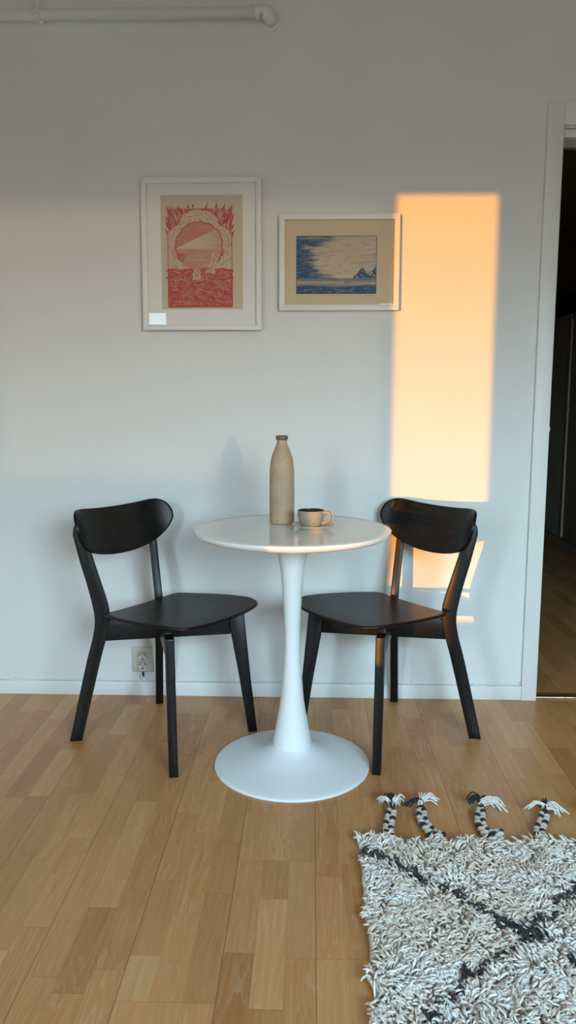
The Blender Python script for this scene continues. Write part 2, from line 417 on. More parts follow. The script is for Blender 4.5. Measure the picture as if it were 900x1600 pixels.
# ------------------------------------------------------------------ black chairs
FW, FF = .2013, .2237                                  # half spacing of the feet: across, fore-and-aft
def make_chair():
    root = empty('dining_chair')
    e = Vector((FW, FF)).normalized(); hd = FW*FW + FF*FF; half = math.sqrt(hd)
    for sx in (1, -1):
        ee = (e.x*sx, e.y); hh = (-e.y, e.x*sx); o = (-FW*sx, -FF)
        outer = spline([(-.020, 0), (.013, .142), (.047, .284), (.069, .365), (.0765, .420), (.070, .470), (.052, .545), (.033, .613), (.0105, .705)], False, 4)
        inner = spline([(.046, .742), (.066, .649), (.095, .553), (.117, .480), (.1245, .435), (.122, .400), (.1085, .345), (.091, .282), (.055, .140), (.020, 0)], False, 4)
        poly = [(p.x, p.y) for p in outer] + [(.0125, .730), (.020, .744), (.031, .749)] + [(p.x, p.y) for p in inner]
        pm = MB().prism(poly, o, ee, hh, .027)
        pm.v = [(x+sx*.017*k, y-.0105*k, z) for x, y, z in pm.v for k in (max(0, (z-.43)/.31),)]
        pm.build('leg', M['black_wood'], root, bevel=.0025, seg=2)
        S = 2*half
        fl = [(S-.0155, 0), (S+.0155, 0), (S-.006, .19), (S-.0275, .420), (S-.0285, .427), (S-.080, .427), (S-.0735, .361), (S-.044, .19)]
        MB().prism(fl, o, ee, hh, .027).build('leg', M['black_wood'], root, bevel=.0025, seg=2)
        rl = [(.1095, .348), (S-.0735, .356), (S-.0785, .412), (S-.100, .452), (half, .4435), (.20, .4375), (.160, .430), (.1235, .416)]
        MB().prism(rl, o, ee, hh, .025).build('cross_rail', M['black_wood'], root, bevel=.0015, seg=2)
    # seat
    half_o = [(0, -.112), (.09, -.111), (.150, -.108), (.176, -.094), (.187, -.060), (.200, .0), (.213, .080), (.2175, .145), (.213, .205), (.198, .247), (.165, .272), (.09, .288), (0, .293)]
    out = spline([(x, y) for x, y in half_o] + [(-x, y) for x, y in half_o[-2:0:-1]], True, 5)
    cen = Vector((0, .09, 0)); n = len(out); vs = []; fs = []
    def zt(x, y): return .4555 + .060*y + .007*(abs(x)/.2)**2.2*(1 if y < .2 else max(0, 1-(y-.2)/.1)) - .004*max(0, (y-.2)/.09)**2
    th = .010
    rings = [(.0, 0)] + [(k/9, 0) for k in range(1, 10)]
    prof = [(f, 0) for f in (.12, .28, .44, .6, .75, .87, .95, .982)] + [(.994, -.0012), (1.0, -.004), (1.0, -.007), (.993, -.0092), (.98, -th)] + [(f, -th) for f in (.95, .87, .75, .6, .44, .28, .12)]
    for f, dz in prof:
        for p in out:
            q = cen + (p-cen)*f; vs.append((q.x, q.y, zt(q.x, q.y)+dz))
    for i in range(len(prof)-1):
        for k in range(n): fs.append((i*n+k, i*n+(k+1) % n, (i+1)*n+(k+1) % n, (i+1)*n+k))
    vs += [(cen.x, cen.y, zt(0, cen.y)), (cen.x, cen.y, zt(0, cen.y)-th)]
    for k in range(n): fs.append((k, (k+1) % n, n*len(prof))); fs.append(((len(prof)-1)*n+k, (len(prof)-1)*n+(k+1) % n, n*len(prof)+1))
    MB().add(vs, fs, True).build('seat', M['black_wood'], root)
    for sx in (1, -1):                                  # steel spacers between cross frame and seat
        for d_, r_ in ((.205, .008),):
            x, y = e.x*sx*d_, e.y*d_
            z1 = zt(x, y)-th
            MB().lathe([(r_, .4475), (r_, z1+.001)], (x, y, 0), 20).build('spacer', M['steel'], root)['label'] = 'round steel spacer'
    # backrest: a bent plywood shell
    ho = [(0, -.004), (.085, -.0025), (.162, .0005), (.196, -.005), (.220, -.025), (.2310, -.060), (.2245, -.090), (.201, -.119), (.164, -.142), (.116, -.157), (.06, -.166), (0, -.169)]
    bo = spline(ho + [(-x, y) for x, y in ho[-2:0:-1]], True, 5)
    c0 = Vector((0, -.075, 0)); Ln = .275; sag = .056; cl_, sl_ = math.cos(Ln), math.sin(Ln); vs = []; fs = []; n = len(bo)
    def bp(u, v, d):
        w = abs(u)/.231; de = sag*(w**4.2); sl = 4.2*sag*math.copysign(w**3.2, u)/.231
        nx, nn = -sl/math.sqrt(1+sl*sl), 1/math.sqrt(1+sl*sl)      # plate normal (towards the sitter)
        x = u*(1-.02*w*w) + nx*d; dd = de + nn*d
        return (x, -.2275 + dd*cl_ - v*sl_, .784 + v*cl_ + dd*sl_)
    tb = .0115
    prof = [(f, tb) for f in (.15, .35, .55, .75, .9, .97)] + [(.996, tb-.0004), (1, tb-.002), (1, .002), (.996, .0004)] + [(f, 0) for f in (.97, .9, .75, .55, .35, .15)]
    for f, d_ in prof:
        for p in bo:
            q = c0 + (p-c0)*f; vs.append(bp(q.x, q.y, d_))
    for i in range(len(prof)-1):
        for k in range(n): fs.append((i*n+k, i*n+(k+1) % n, (i+1)*n+(k+1) % n, (i+1)*n+k))
    vs += [bp(0, c0.y, tb), bp(0, c0.y, 0)]
    for k in range(n): fs.append((k, (k+1) % n, n*len(prof))); fs.append(((len(prof)-1)*n+k, (len(prof)-1)*n+(k+1) % n, n*len(prof)+1))
    MB().add(vs, fs, True).build('backrest', M['black_wood'], root)
    return root

def copy_tree(o, parent=None):
    c = o.copy(); COL.objects.link(c)
    if parent is not None: c.parent = parent
    for ch in list(o.children): copy_tree(ch, c)
    return c
G = 'black dining chairs either side of the round table'
chair = make_chair()
f1 = Vector((.8395, -.5432)); f2 = Vector((-.8005, -.5993))
chair2 = copy_tree(chair)
chair.location = (-.4985, -.364, 0); chair.rotation_euler.z = math.atan2(-f1.x, f1.y)
tag(chair, 'black wooden dining chair left of the white table, in front of the wall socket', 'chair', G)
chair2.location = (.2655, -.3225, 0); chair2.rotation_euler.z = math.atan2(-f2.x, f2.y)
tag(chair2, 'black wooden dining chair right of the white table, partly lit by the orange sunlight', 'chair', G)

# ------------------------------------------------------------------ pedestal table
TX, TY, TZ = -.057, -.560, .760
tb = tag(empty('pedestal_table', (TX, TY, 0)), 'round white pedestal table with trumpet base between the two black chairs', 'table')
top = MB().lathe([(.02, TZ), (.15, TZ), (.27, TZ), (.2965, TZ), (.2985, TZ-.0008), (.2998, TZ-.0024), (.300, TZ-.0048), (.2990, TZ-.0085), (.2955, TZ-.0135), (.2895, TZ-.0185), (.280, TZ-.0215), (.26, TZ-.0235), (.20, TZ-.0245), (.03, TZ-.0245)], (0, 0, 0), 160)
top.build('tabletop', M['table_white'], tb)
def dense(prof, n=5):
    return [(p.x, p.y) for p in spline(prof, False, n)]
colp = dense([(.061, .066), (.0605, .075), (.0585, .090), (.0490, .143), (.0405, .190), (.0352, .232), (.0282, .322), (.0245, .390), (.0243, .425), (.0258, .470), (.0294, .540), (.0362, .627), (.0412, .658), (.0480, .690), (.055, .718), (.062, TZ-.0245)])
MB().lathe(colp, (0, 0, 0), 72).build('column', M['table_metal'], tb)
basep = dense([(.2452, .0), (.2464, .0028), (.2455, .0058), (.241, .0085), (.225, .0128), (.18, .0215), (.13, .0335), (.09, .0485), (.072, .0585), (.0635, .0655), (.058, .0675)], 4)
MB().lathe(basep, (0, 0, 0), 128).build('base', M['table_metal'], tb)
MB().lathe([(.085, TZ-.034), (.088, TZ-.031), (.088, TZ-.0245)], (0, 0, 0), 64).build('mounting_plate', M['table_metal'], tb)

# ------------------------------------------------------------------ bottle, cup, saucer
bt = tag(empty('stoneware_bottle', (-.093, -.463, TZ)), 'tall matt beige stoneware bottle standing on the white table', 'bottle')
bp_ = dense([(.001, .001), (.030, .0005), (.0360, .001), (.0382, .0045), (.0390, .015), (.0392, .06), (.0391, .12), (.0388, .148), (.0377, .178), (.0346, .200), (.0291, .220), (.0215, .239), (.0172, .249), (.0160, .257), (.0160, .266)], 4)
MB().lathe(bp_, (0, 0, 0), 72, True, True, False).build('body', M['bottle'], bt)
rp = dense([(.0160, .263), (.0180, .2645), (.0192, .268), (.0194, .272), (.0184, .2755), (.0160, .277), (.0138, .2755), (.0128, .271), (.0125, .25)], 4)
MB().lathe(rp, (0, 0, 0), 48, True, False, True).build('rim', M['bottle_rim'], bt)['label'] = 'dark glazed rim'

sc_ = tag(empty('saucer', (.005, -.572, TZ)), 'small speckled stoneware saucer under the coffee cup', 'saucer')
sprof = dense([(.002, .0012), (.030, .001), (.034, .0), (.0365, .0005), (.045, .0050), (.058, .0105), (.0648, .0138), (.0658, .0150), (.0645, .0156), (.056, .0125), (.044, .0082), (.034, .0055), (.002, .0052)], 4)
MB().lathe(sprof, (0, 0, 0), 80).build('plate', M['saucer'], sc_)
cp = tag(empty('coffee_cup', (-.001, -.575, TZ+.0055), -.25), 'small stoneware coffee cup with a dark inside on its saucer', 'cup')
co_ = dense([(.002, .001), (.024, .001), (.0265, .0), (.0275, .0012), (.030, .006), (.0350, .0165), (.0388, .029), (.0405, .041), (.0409, .0505), (.0404, .0525), (.0396, .0532)], 4)
MB().lathe(co_, (0, 0, 0), 72, True, True, False).build('bowl', M['cup'], cp)
ci = dense([(.0396, .0532), (.0386, .0524), (.0382, .050), (.0378, .041), (.0360, .029), (.0322, .0175), (.026, .0085), (.016, .0055), (.001, .005)], 4)
MB().lathe(ci, (0, 0, 0), 72, True, False, True).build('inner_glaze', M['cup_inside'], cp)['label'] = 'dark inner glaze'
hp = spline([(.0385, 0, .046), (.046, 0, .0485), (.0540, 0, .0465), (.0588, 0, .038), (.0575, 0, .0275), (.0505, 0, .0195), (.0430, 0, .0165), (.0345, 0, .0145)], False, 5)
mh = MB(); mh.tube(hp, [.0045 + .001*abs(i/len(hp)-.5) for i in range(len(hp))], 14); mh.v = [(x, y*1.5, z) for x, y, z in mh.v]
mh.build('handle', M['cup'], cp)

# ------------------------------------------------------------------ wall socket, plug and cable
so = tag(empty('wall_socket', (-.6525, 0, .1465)), 'cream double wall socket low on the wall behind the left chair', 'socket')
MB().box((-.0415, -.010, -.0505), (.0415, 0, .0505)).build('cover_plate', M['outlet'], so, bevel=.005, seg=4)
for zc in (.0165, -.0215):
    w = MB()
    pts = [(.0165, -.0185), (.0175, -.0165), (.0185, -.0095)]
    # the cup-shaped well of a round socket: raised lip, sunk face
    n = 40; prof = [(.0190, -.0095), (.0187, -.0165), (.0178, -.0172), (.0168, -.0168), (.0160, -.0108), (.0, -.0106)]
    vs = []; fs = []
    for r_, y_ in prof:
        for k in range(n): a = 2*PI*k/n; vs.append((r_*math.cos(a), y_, zc+r_*math.sin(a)))
    for i in range(len(prof)-1):
        for k in range(n): fs.append((i*n+k, i*n+(k+1) % n, (i+1)*n+(k+1) % n, (i+1)*n+k))
    wl = w.add(vs, fs, True).build('socket_well', M['outlet'], so)
    h = MB()
    for px, pz, r_ in ((-.0085, .0045, .0026), (.0085, .0045, .0026), (.0, -.004, .0018), (0, -.0135, .0034), (0, .0140, .0022), (-.0150, -.001, .002)):
        h.tube([(px, -.0112, zc+pz), (px, -.0100, zc+pz)], r_, 14)
    h.build('pin_hole', M['black_plastic'], wl)['label'] = 'dark pin holes'
ZB = .0610
cb = tag(empty('cable', (-.648, -.012, .07)), 'thin white cable running from the socket along the top of the baseboard', 'cable')
OC = (-.648, -.012, .07)
def sag_line(x0, x1, z0, n):
    return [(x0+(x1-x0)*i/n, -.0055-.001*math.sin(i*1.7), z0+.0012*math.sin(i*.9)+.0008*math.sin(i*2.3)) for i in range(n+1)]
path = spline([(-.6500, -.010, .083), (-.6485, -.011, .074), (-.642, -.010, .0655), (-.630, -.007, .0625)] + sag_line(-.60, .800, .0620, 26) + [(.806, -.006, .066), (.808, -.006, .072)], False, 3)
loc_mb(MB().tube(path, .0027, 8), OC).build('main_cord', M['white_cable'], cb)
path = spline([(-.6560, -.010, .094), (-.6590, -.013, .086), (-.6580, -.013, .076), (-.650, -.012, .067), (-.640, -.008, .062)], False, 5)
loc_mb(MB().tube(path, .003, 8), OC).build('cord_loop', M['white_cable'], cb)
loc_mb(MB().tube([(-.651, -.012, .097), (-.6505, -.012, .088), (-.6485, -.0118, .079)], [.0042, .0038, .0026], 12), OC).build('plug_sleeve', M['black_plastic'], cb)['label'] = 'black plug sleeve'
left = tag(empty('cable', (-1.6, -.008, .06)), 'thin white cable clipped to the baseboard left of the socket', 'cable')
OL = (-1.6, -.008, .06)
loc_mb(MB().tube(spline(sag_line(XL+.02, -.662, .0605, 26), False, 3), .0026, 8), OL).build('main_cord', M['white_cable'], left)
for x, z, par, oo in ((-1.162, .0615, left, OL), (-1.007, .0610, left, OL), (-.822, .0610, left, OL), (.166, .0620, cb, OC), (.392, .0620, cb, OC), (.628, .0620, cb, OC), (-.30, .0620, cb, OC)):
    loc_mb(MB().box((x-.005, -.0105, z-.0045), (x+.005, 0, z+.0055)), oo).build('cable_clip', M['white_cable'], par, bevel=.0022)

# ------------------------------------------------------------------ framed prints
def vnoise(h, w, sx, sy, seed, octv=4):
    g = np.random.default_rng(seed); out = np.zeros((h, w)); amp = 1; tot = 0
    for o in range(octv):
        nx = max(2, int(w/sx*2**o)+2); ny = max(2, int(h/sy*2**o)+2); a = g.random((ny, nx))
        xs = np.linspace(0, nx-1.001, w); ys = np.linspace(0, ny-1.001, h)
        xi = xs.astype(int); yi = ys.astype(int); fx = xs-xi; fy = ys-yi; fx = fx*fx*(3-2*fx); fy = fy*fy*(3-2*fy)
        a00 = a[yi][:, xi]; a01 = a[yi][:, np.minimum(xi+1, nx-1)]; a10 = a[np.minimum(yi+1, ny-1)][:, xi]; a11 = a[np.minimum(yi+1, ny-1)][:, np.minimum(xi+1, nx-1)]
        out += amp*((a00*(1-fx)+a01*fx)*(1-fy)[:, None] + (a10*(1-fx)+a11*fx)*fy[:, None]); tot += amp; amp *= .55
    return out/tot
def sstep(a, b, x): t = np.clip((x-a)/(b-a), 0, 1); return t*t*(3-2*t)
def stroke(ink, pts, val, w):
    H, W = ink.shape
    for (xa, ya), (xb, yb) in zip(pts, pts[1:]):
        n = int(max(abs(xb-xa), abs(yb-ya))*2)+1
        for i in range(n+1):
            x = xa+(xb-xa)*i/n; y = ya+(yb-ya)*i/n
            x0, x1 = int(max(0, x-w-1)), int(min(W, x+w+2)); y0, y1 = int(max(0, y-w-1)), int(min(H, y+w+2))
            if x0 >= x1 or y0 >= y1: continue
            yy, xx = np.mgrid[y0:y1, x0:x1]; m = np.clip(w+.5-np.hypot(xx-x, yy-y), 0, 1)
            ink[y0:y1, x0:x1] = ink[y0:y1, x0:x1]*(1-m)+val*m

def scribbles(pen, x0, y0, widths, rnd, sc=1.0):
    x = x0
    for wd in widths:                                   # illegible pencil words
        pts = [(x+i*sc, y0+rnd.uniform(-1.3, 1.3)*sc) for i in range(int(wd/sc))]
        if len(pts) > 1: stroke(pen, pts, 1, .25)
        x += wd+5*sc

def red_print():
    # raster of the paper, 1.1 mm per sample; frame of reference = samples, y down
    W, H = 292, 399; rnd = random.Random(3); ink = np.zeros((H, W)); pen = np.zeros((H, W))
    def X(x): return 24+(x-95)/720*228
    def Y(y): return 36+(y-80)/1125*352
    yy, xx = np.mgrid[0:H, 0:W].astype(float)
    x0, x1, y1 = X(97), X(815), Y(1205)
    fine = vnoise(H, W, 4, 4, 1, 3); mid = vnoise(H, W, 14, 14, 2, 4); streak = vnoise(H, W, 30, 3, 3, 3)
    edge = (mid-.5)*8
    body = (xx > x0+edge*.3) & (xx < x1+edge*.3) & (yy > Y(120)+edge) & (yy < y1)
    ink[body] = (.78+.3*(fine-.5))[body]
    # spiky forest in the two upper corners, leaning outwards
    for k in range(150):
        side = -1 if k % 2 else 1
        bx = (X(455)+side*rnd.uniform(150, 350)*228/720); by = Y(rnd.uniform(130, 420)); ln = rnd.uniform(14, 40)
        lean = side*rnd.uniform(.15, .75)
        if rnd.random() < .5: stroke(ink, [(bx, by), (bx+lean*ln*.7, by-ln*.8)], .12, .8)
        else: stroke(ink, [(bx, by), (bx+lean*ln*.6, by-ln*.8)], .95, 1.1)
    for sx_, sy_, ex, ey in ((160, 200, 70, 85), (215, 190, 155, 80), (250, 140, 225, 95), (300, 150, 290, 105), (120, 290, 70, 185), (110, 330, 60, 215), (100, 400, 70, 330),
                             (525, 130, 548, 55), (640, 110, 650, 60), (720, 120, 742, 65), (785, 140, 826, 75), (805, 260, 842, 185), (815, 330, 836, 285), (812, 420, 845, 350), (330, 110, 332, 75), (385, 95, 388, 70), (95, 800, 78, 805), (95, 880, 72, 885), (815, 805, 826, 806), (815, 880, 826, 870)):
        a, b = (X(sx_), Y(sy_)), (X(ex), Y(ey))
        for t in np.linspace(0, 1, 14):
            x, y = a[0]+(b[0]-a[0])*t, a[1]+(b[1]-a[1])*t; stroke(ink, [(x, y), (x+.1, y)], .9, 3.2*(1-t)+.5)
    # opening with hatched sky, light beam and pale sea
    cx, cy_ = X(448), Y(535); rx, ry = 255*228/720, 262*352/1125
    hole = ((xx-cx)/rx)**2+((yy-cy_)/ry)**2 < 1.02
    hat = .60+.35*(streak-.5)+.10*np.sin(yy*1.9+mid*5)
    ink[hole] = hat[hole]
    sea = hole & (yy > Y(562)); ink[sea] = (.47+.5*(streak-.5))[sea]
    ax, ay = X(165), Y(568)
    top_e = ay+(xx-ax)*(Y(362)-ay)/(X(600)-ax); beam = hole & (yy > top_e) & (yy < Y(562)) & (xx > ax)
    ink[beam] = np.clip(.06+.30*sstep(X(430), X(690), xx)+.25*(streak-.5), 0, 1)[beam]
    land = (xx > X(150)) & (xx < X(300)) & (yy > Y(585)+(xx-X(150))*.25) & (yy < Y(775)); ink[land] = (.72+.35*(streak-.5))[land]
    lh = (xx > X(162)) & (xx < X(200)) & (yy > Y(575)) & (yy < Y(722)); ink[lh] = .15
    stroke(ink, [(X(204), Y(590)), (X(206), Y(722))], .9, .8)
    # billowing clouds: overlapping puffs, each with an inked edge
    def puff(x, y, r):
        a, b = int(max(0, y-r-2)), int(min(H, y+r+3)); c, d_ = int(max(0, x-r-2)), int(min(W, x+r+3))
        if a >= b or c >= d_: return
        q, p = np.mgrid[a:b, c:d_]; dd = np.hypot(p-x, q-y)*(1+.12*np.sin(np.arctan2(q-y, p-x)*5+x))
        m = dd < r; sub = ink[a:b, c:d_]; sub[m] = .05+.10*fine[a:b, c:d_][m]
        rim = np.clip(1.0-np.abs(dd-r)/1.15, 0, 1); th = np.arctan2(q-y, p-x); ph0 = (x*7.3+y*3.1) % (2*PI)
        out_ = np.hypot((x-cx)/rx, (y-cy_)/ry); arc = .10+.90*sstep(-.15, .5, np.cos(th-ph0)) if 1.16 < out_ < 1.45 else 1.0
        sub[:] = np.maximum(sub, rim*.88*arc)
    th = np.arctan2(yy-cy_, xx-cx); wob = (vnoise(H, W, 26, 26, 41, 3)-.5); wob2 = (vnoise(H, W, 15, 15, 42, 2)-.5)
    rho = np.hypot((xx-cx)/rx, (yy-cy_)/ry)+wob*.10; tht = th+wob2*.35
    bump = lambda n, ph: np.abs(np.sin(tht*n/2+ph))
    diag = np.exp(-((np.abs(np.abs(th+PI/2)-.80))/.27)**2)                 # forest keeps the corners
    outer = 1.52-.24*diag+.05*bump(17, .4)+.35*sstep(-.35, .15, np.where(np.abs(th) > PI/2, PI-np.abs(th), np.abs(th))*np.sign(th))
    arch = (yy < Y(792)) & (rho > 1.0+.05*bump(15, 0)) & (rho < outer) & (xx > x0+2) & (xx < x1-2)
    ink[arch] = (.05+.10*fine)[arch]
    ring = (np.abs(rho-1.0-.05*bump(15, 0)) < .022) & (yy < Y(700)); ink[ring] = .92
    for r0_, n_, ph_, sd in ((1.10, 19, .7, 51), (1.19, 22, 1.9, 52), (1.29, 24, 0, 53), (1.40, 28, 2.2, 54)):
        br = vnoise(H, W, 9, 9, sd, 2) > .47
        ln_ = (np.abs(rho-r0_-.045*bump(n_, ph_)) < .013) & arch & br; ink[ln_] = .85
    ed = (np.abs(rho-outer) < .018) & (yy < Y(792)) & (xx > x0) & (xx < x1); ink[ed] = .9
    for s_ in (-1, 1):                                                     # scalloped outer rim down the sides
        ex = (X(103) if s_ < 0 else X(808))+s_*2.5*np.abs(np.sin(yy*.22+s_)); sd_ = (np.abs(xx-ex) < 1.1) & (yy > Y(390)) & (yy < Y(790)); ink[sd_] = .9
    for k in range(26): t = k/25; puff(X(275+35*math.sin(t*5)+45*max(0, t-.6)*3), Y(590+190*t), rnd.uniform(3, 5.2))
    for k in range(60):
        t = rnd.random(); puff(X(590+rnd.uniform(0, 110)*(1-t*.6)-60*t), Y(600+230*t), rnd.uniform(3.5, 6))
    # deep red sea with carved wave lines
    top_s = Y(782)+(np.abs(xx-X(455))/150)**2*-2+2*np.sin(xx*.11)
    sea2 = (yy > top_s) & (yy < y1) & (xx > x0) & (xx < x1)
    ink[sea2] = (.90+.28*(fine-.5)+.12*(mid-.5))[sea2]
    for k in range(230):
        x, y = rnd.uniform(x0+5, x1-10), rnd.uniform(Y(795), y1-6); a = rnd.uniform(-.5, .9); pts = [(x, y)]
        for i in range(rnd.randint(4, 10)):
            a += rnd.uniform(-.55, .55); x += 3*math.cos(a); y += 2.4*math.sin(a)
            if x > x1-2 or x < x0+2 or y > y1-3 or y < Y(790): break
            pts.append((x, y))
        if len(pts) > 2: stroke(ink, pts, rnd.uniform(.25, .6), .30+.35*rnd.random())
    for k in range(40): puff(X(415+rnd.uniform(-45, 40)), Y(845+rnd.uniform(-55, 55)), rnd.uniform(3, 5.5))
    for k in range(26): puff(X(555+rnd.uniform(-30, 60)), Y(810+rnd.uniform(-25, 18)), rnd.uniform(2.5, 4.5))
    frame_l = ((np.abs(xx-x0) < 1.2) | (np.abs(xx-x1) < 1.2)) & (yy > Y(790)) & (yy < y1); ink[frame_l] = 1
    ink[(np.abs(yy-y1) < 1.6) & (xx > x0) & (xx < x1)] = 1
    scribbles(pen, x0+2, H-8, (14, 18, 16, 8), rnd); scribbles(pen, x1-22, H-8, (18,), rnd)
    paper = np.array((.66, .56, .41)); red = np.array((.50, .050, .052))
    i3 = np.clip(ink, 0, 1)[..., None]; col = paper*(1-i3)+red*i3
    p3 = (np.clip(pen, 0, 1)*.6)[..., None]; return col*(1-p3)+np.array((.12, .10, .09))*p3

def blue_print():
    W, H = 390, 296; rnd = random.Random(9); ink = np.zeros((H, W)); pen = np.zeros((H, W))
    px0, px1, py0, py1 = 45, 326, 57, 253; w, h = px1-px0, py1-py0
    u = np.linspace(0, 1, w)[None, :]*np.ones((h, 1)); v = np.linspace(0, 1, h)[:, None]*np.ones((1, w))
    st = vnoise(h, w, 60, 3.2, 21, 3); st2 = vnoise(h, w, 26, 2.2, 22, 3); mid = vnoise(h, w, 40, 22, 23, 4); fine = vnoise(h, w, 3, 3, 24, 2)
    # bright C-shaped glow in the sky
    d = np.hypot((u-.70)/.52, (v-.40)/.40)
    up_ = np.where(v < .40, d-.10*np.clip(u-.5, 0, 1), d)
    glow = 1-sstep(.80, 1.12, up_+(mid-.5)*.35+(st-.5)*.35)
    upper = sstep(.36, .62, u+(.34-v)*.1+(mid-.5)*.25)*(1-sstep(.28, .42, v)); glow = np.maximum(glow, upper*.95)
    sky = 1-glow
    base = .12+.86*sky
    lines = sstep(.52, .66, st2); faint = sstep(.50, .70, st)
    ink_s = base+lines*.22*glow-(.28*lines)*sky*(.3+mid)
    ink_s += .24*faint*sstep(.55, .9, u)*sstep(.2, .36, v)*(1-sstep(.45, .62, v))
    ink_s -= .65*np.exp(-(((u-.14)/.07)**2+((v-.20)/.03)**2))*(.5+st)
    ink_s -= .5*np.exp(-(((u-.2)/.16)**2+((v-.03)/.02)**2))
    ink_s -= .8*np.exp(-(((u-.60)/.09)**2+((v-.705)/.018)**2))
    # sea
    hz = .735; s = v-hz
    band = .72-.45*np.exp(-((v-.83)/.035)**2)*(.35+.65*sstep(.5, .9, u)+.25*(1-u))-.25*np.exp(-((v-.795)/.02)**2)*(u < .6)
    deep = sstep(.845, .895, v+.02*np.sin(u*9)+(st-.5)*.05)
    sea = band*(1-deep)+deep*(.97-.15*(st2 > .66)); sea += (st2-.5)*.35*(1-deep)
    ink_a = np.where(v < hz, ink_s, sea)
    ridge = np.maximum(.735-.19*np.clip(1-np.abs(u-.835)/.12, 0, 1)**.75, 0)
    r1 = .735-.185*np.clip(1-np.abs(u-.84)/.125, 0, 1)**.6+.012*np.sin(u*60); r2_ = .735-.19*np.clip(1-np.abs(u-1.0)/.125, 0, 1)**.6+.01*np.sin(u*75)
    mt = (v > np.minimum(r1, r2_)) & (v < hz-.002)
    hi_ = vnoise(h, w, 7, 6, 31, 3)
    ink_a = np.where(mt, np.where((hi_ > .60), .30, .96), ink_a)
    for k in range(14):
        x, y = rnd.uniform(.1, .95), rnd.uniform(.9, .99)
        m = np.exp(-(((u-x)/.02)**2+((v-y)/.006)**2)); ink_a -= .5*m
    ink_a = np.clip(ink_a+(fine-.5)*.16, 0, 1)
    ink[py0:py1, px0:px1] = ink_a
    for (a, b_, c, d_) in ((py0-1, py0+1, px0, px1), (py1-1, py1+1, px0, px1), (py0, py1, px0-1, px0+1), (py0, py1, px1-1, px1+1)): ink[a:b_, c:d_] = 1
    scribbles(pen, px0+4, py1+7, (3, 6), rnd); scribbles(pen, px0+121, py1+5, (16, 18), rnd, .9); scribbles(pen, px1-42, py1+7, (26, 5), rnd)
    paper = np.array((.70, .565, .385)); blue = np.array((.025, .095, .21))  # orange tint of the sunlight is mixed into this paper colour
    i3 = np.clip(ink, 0, 1)[..., None]; col = paper*(1-i3)+blue*i3
    p3 = (np.clip(pen, 0, 1)*.6)[..., None]; return col*(1-p3)+np.array((.10, .09, .09))*p3

def sheet(name, col, x0, x1, z0, z1, y, parent):
    h, w = col.shape[:2]
    X, Z = np.meshgrid(np.linspace(x0, x1, w), np.linspace(z1, z0, h))
    co3 = np.stack([X, np.full_like(X, y), Z], -1).reshape(-1, 3)
    idx = np.arange(h*w).reshape(h, w)
    q = np.stack([idx[1:, :-1], idx[1:, 1:], idx[:-1, 1:], idx[:-1, :-1]], -1).reshape(-1, 4)
    me = bpy.data.meshes.new(name); me.vertices.add(len(co3)); me.vertices.foreach_set('co', co3.astype(np.float32).ravel())
    me.loops.add(q.size); me.loops.foreach_set('vertex_index', q.astype(np.int32).ravel())
    me.polygons.add(len(q)); me.polygons.foreach_set('loop_start', np.arange(0, q.size, 4, dtype=np.int32)); me.polygons.foreach_set('loop_total', np.full(len(q), 4, dtype=np.int32))
    me.update(); me.validate()
    a = me.color_attributes.new('ink', 'FLOAT_COLOR', 'POINT'); a.data.foreach_set('color', np.concatenate([col.reshape(-1, 3), np.ones((h*w, 1))], 1).astype(np.float32).ravel())
    return link(name, me, M['print'], parent)

def framed(name, label, W, H, cx, cz, lip, prn, paper, mat, tilt):
    root = tag(empty(name, (cx, -.002-H/2*math.sin(abs(tilt)), cz)), label, 'picture'); root.rotation_euler.x = tilt   # hangs a little out of plumb
    D = .021
    w2, h2 = W/2, H/2; a, b = w2-lip, h2-lip
    out = [(-w2, -h2), (w2, -h2), (w2, h2), (-w2, h2)]; inn = [(-a, -b), (a, -b), (a, b), (-a, b)]; inn2 = [(-a, -b), (a, -b), (a, b), (-a, b)]
    mb = MB()
    for i in range(4):                                   # four mitred mouldings, one mesh
        j = (i+1) % 4; g = .0004
        P = [out[i], out[j], inn[j], inn[i]]
        vs = [(x, y, z) for y in (0, -D) for x, z in P]
        mb.add(vs, [(0, 1, 2, 3), (7, 6, 5, 4), (0, 4, 5, 1), (1, 5, 6, 2), (2, 6, 7, 3), (3, 7, 4, 0)])
    mb.build('frame', M['frame_white'], root, bevel=.0014, seg=2)
    MB().box((-a-.004, -.006, -b-.004), (a+.004, -.003, b+.004)).build('backing_board', M['back_card'], root)
    x0, x1, z0, z1 = paper
    x0, x1, z0, z1 = x0-cx, x1-cx, z0-cz, z1-cz
    if mat:
        m = MB(); y0, y1 = -.0090, -.0072
        m.box((-a-.003, y0, -b-.003), (x0, y1, b+.003)).box((x1, y0, -b-.003), (a+.003, y1, b+.003)).box((x0, y0, -b-.003), (x1, y1, z0)).box((x0, y0, z1), (x1, y1, b+.003))
        m.build('mat_board', M['mat_board'], root)
    sheet('print', prn, x0-.002 if mat else -a-.003, x1+.002 if mat else a+.003, z0-.002 if mat else -b-.003, z1+.002 if mat else b+.003, -.0070, root)
    MB().box((-a-.003, -.0130, -b-.003), (a+.003, -.0115, b+.003)).build('glass_pane', M['glass'], root)
    return root
framed('framed_print', 'upright white framed print in red of clouds, a light beam and sea', .428, .528, -.397, 1.659, .019, red_print(), (-.543, -.2505, 1.4695, 1.8665), True, -.026)
framed('framed_print', 'small white framed landscape print in blue of a cloudy sea horizon', .428, .333, .0945, 1.631, .0195, blue_print(), (-.1, .29, 1.485, 1.78), False, -.0115)

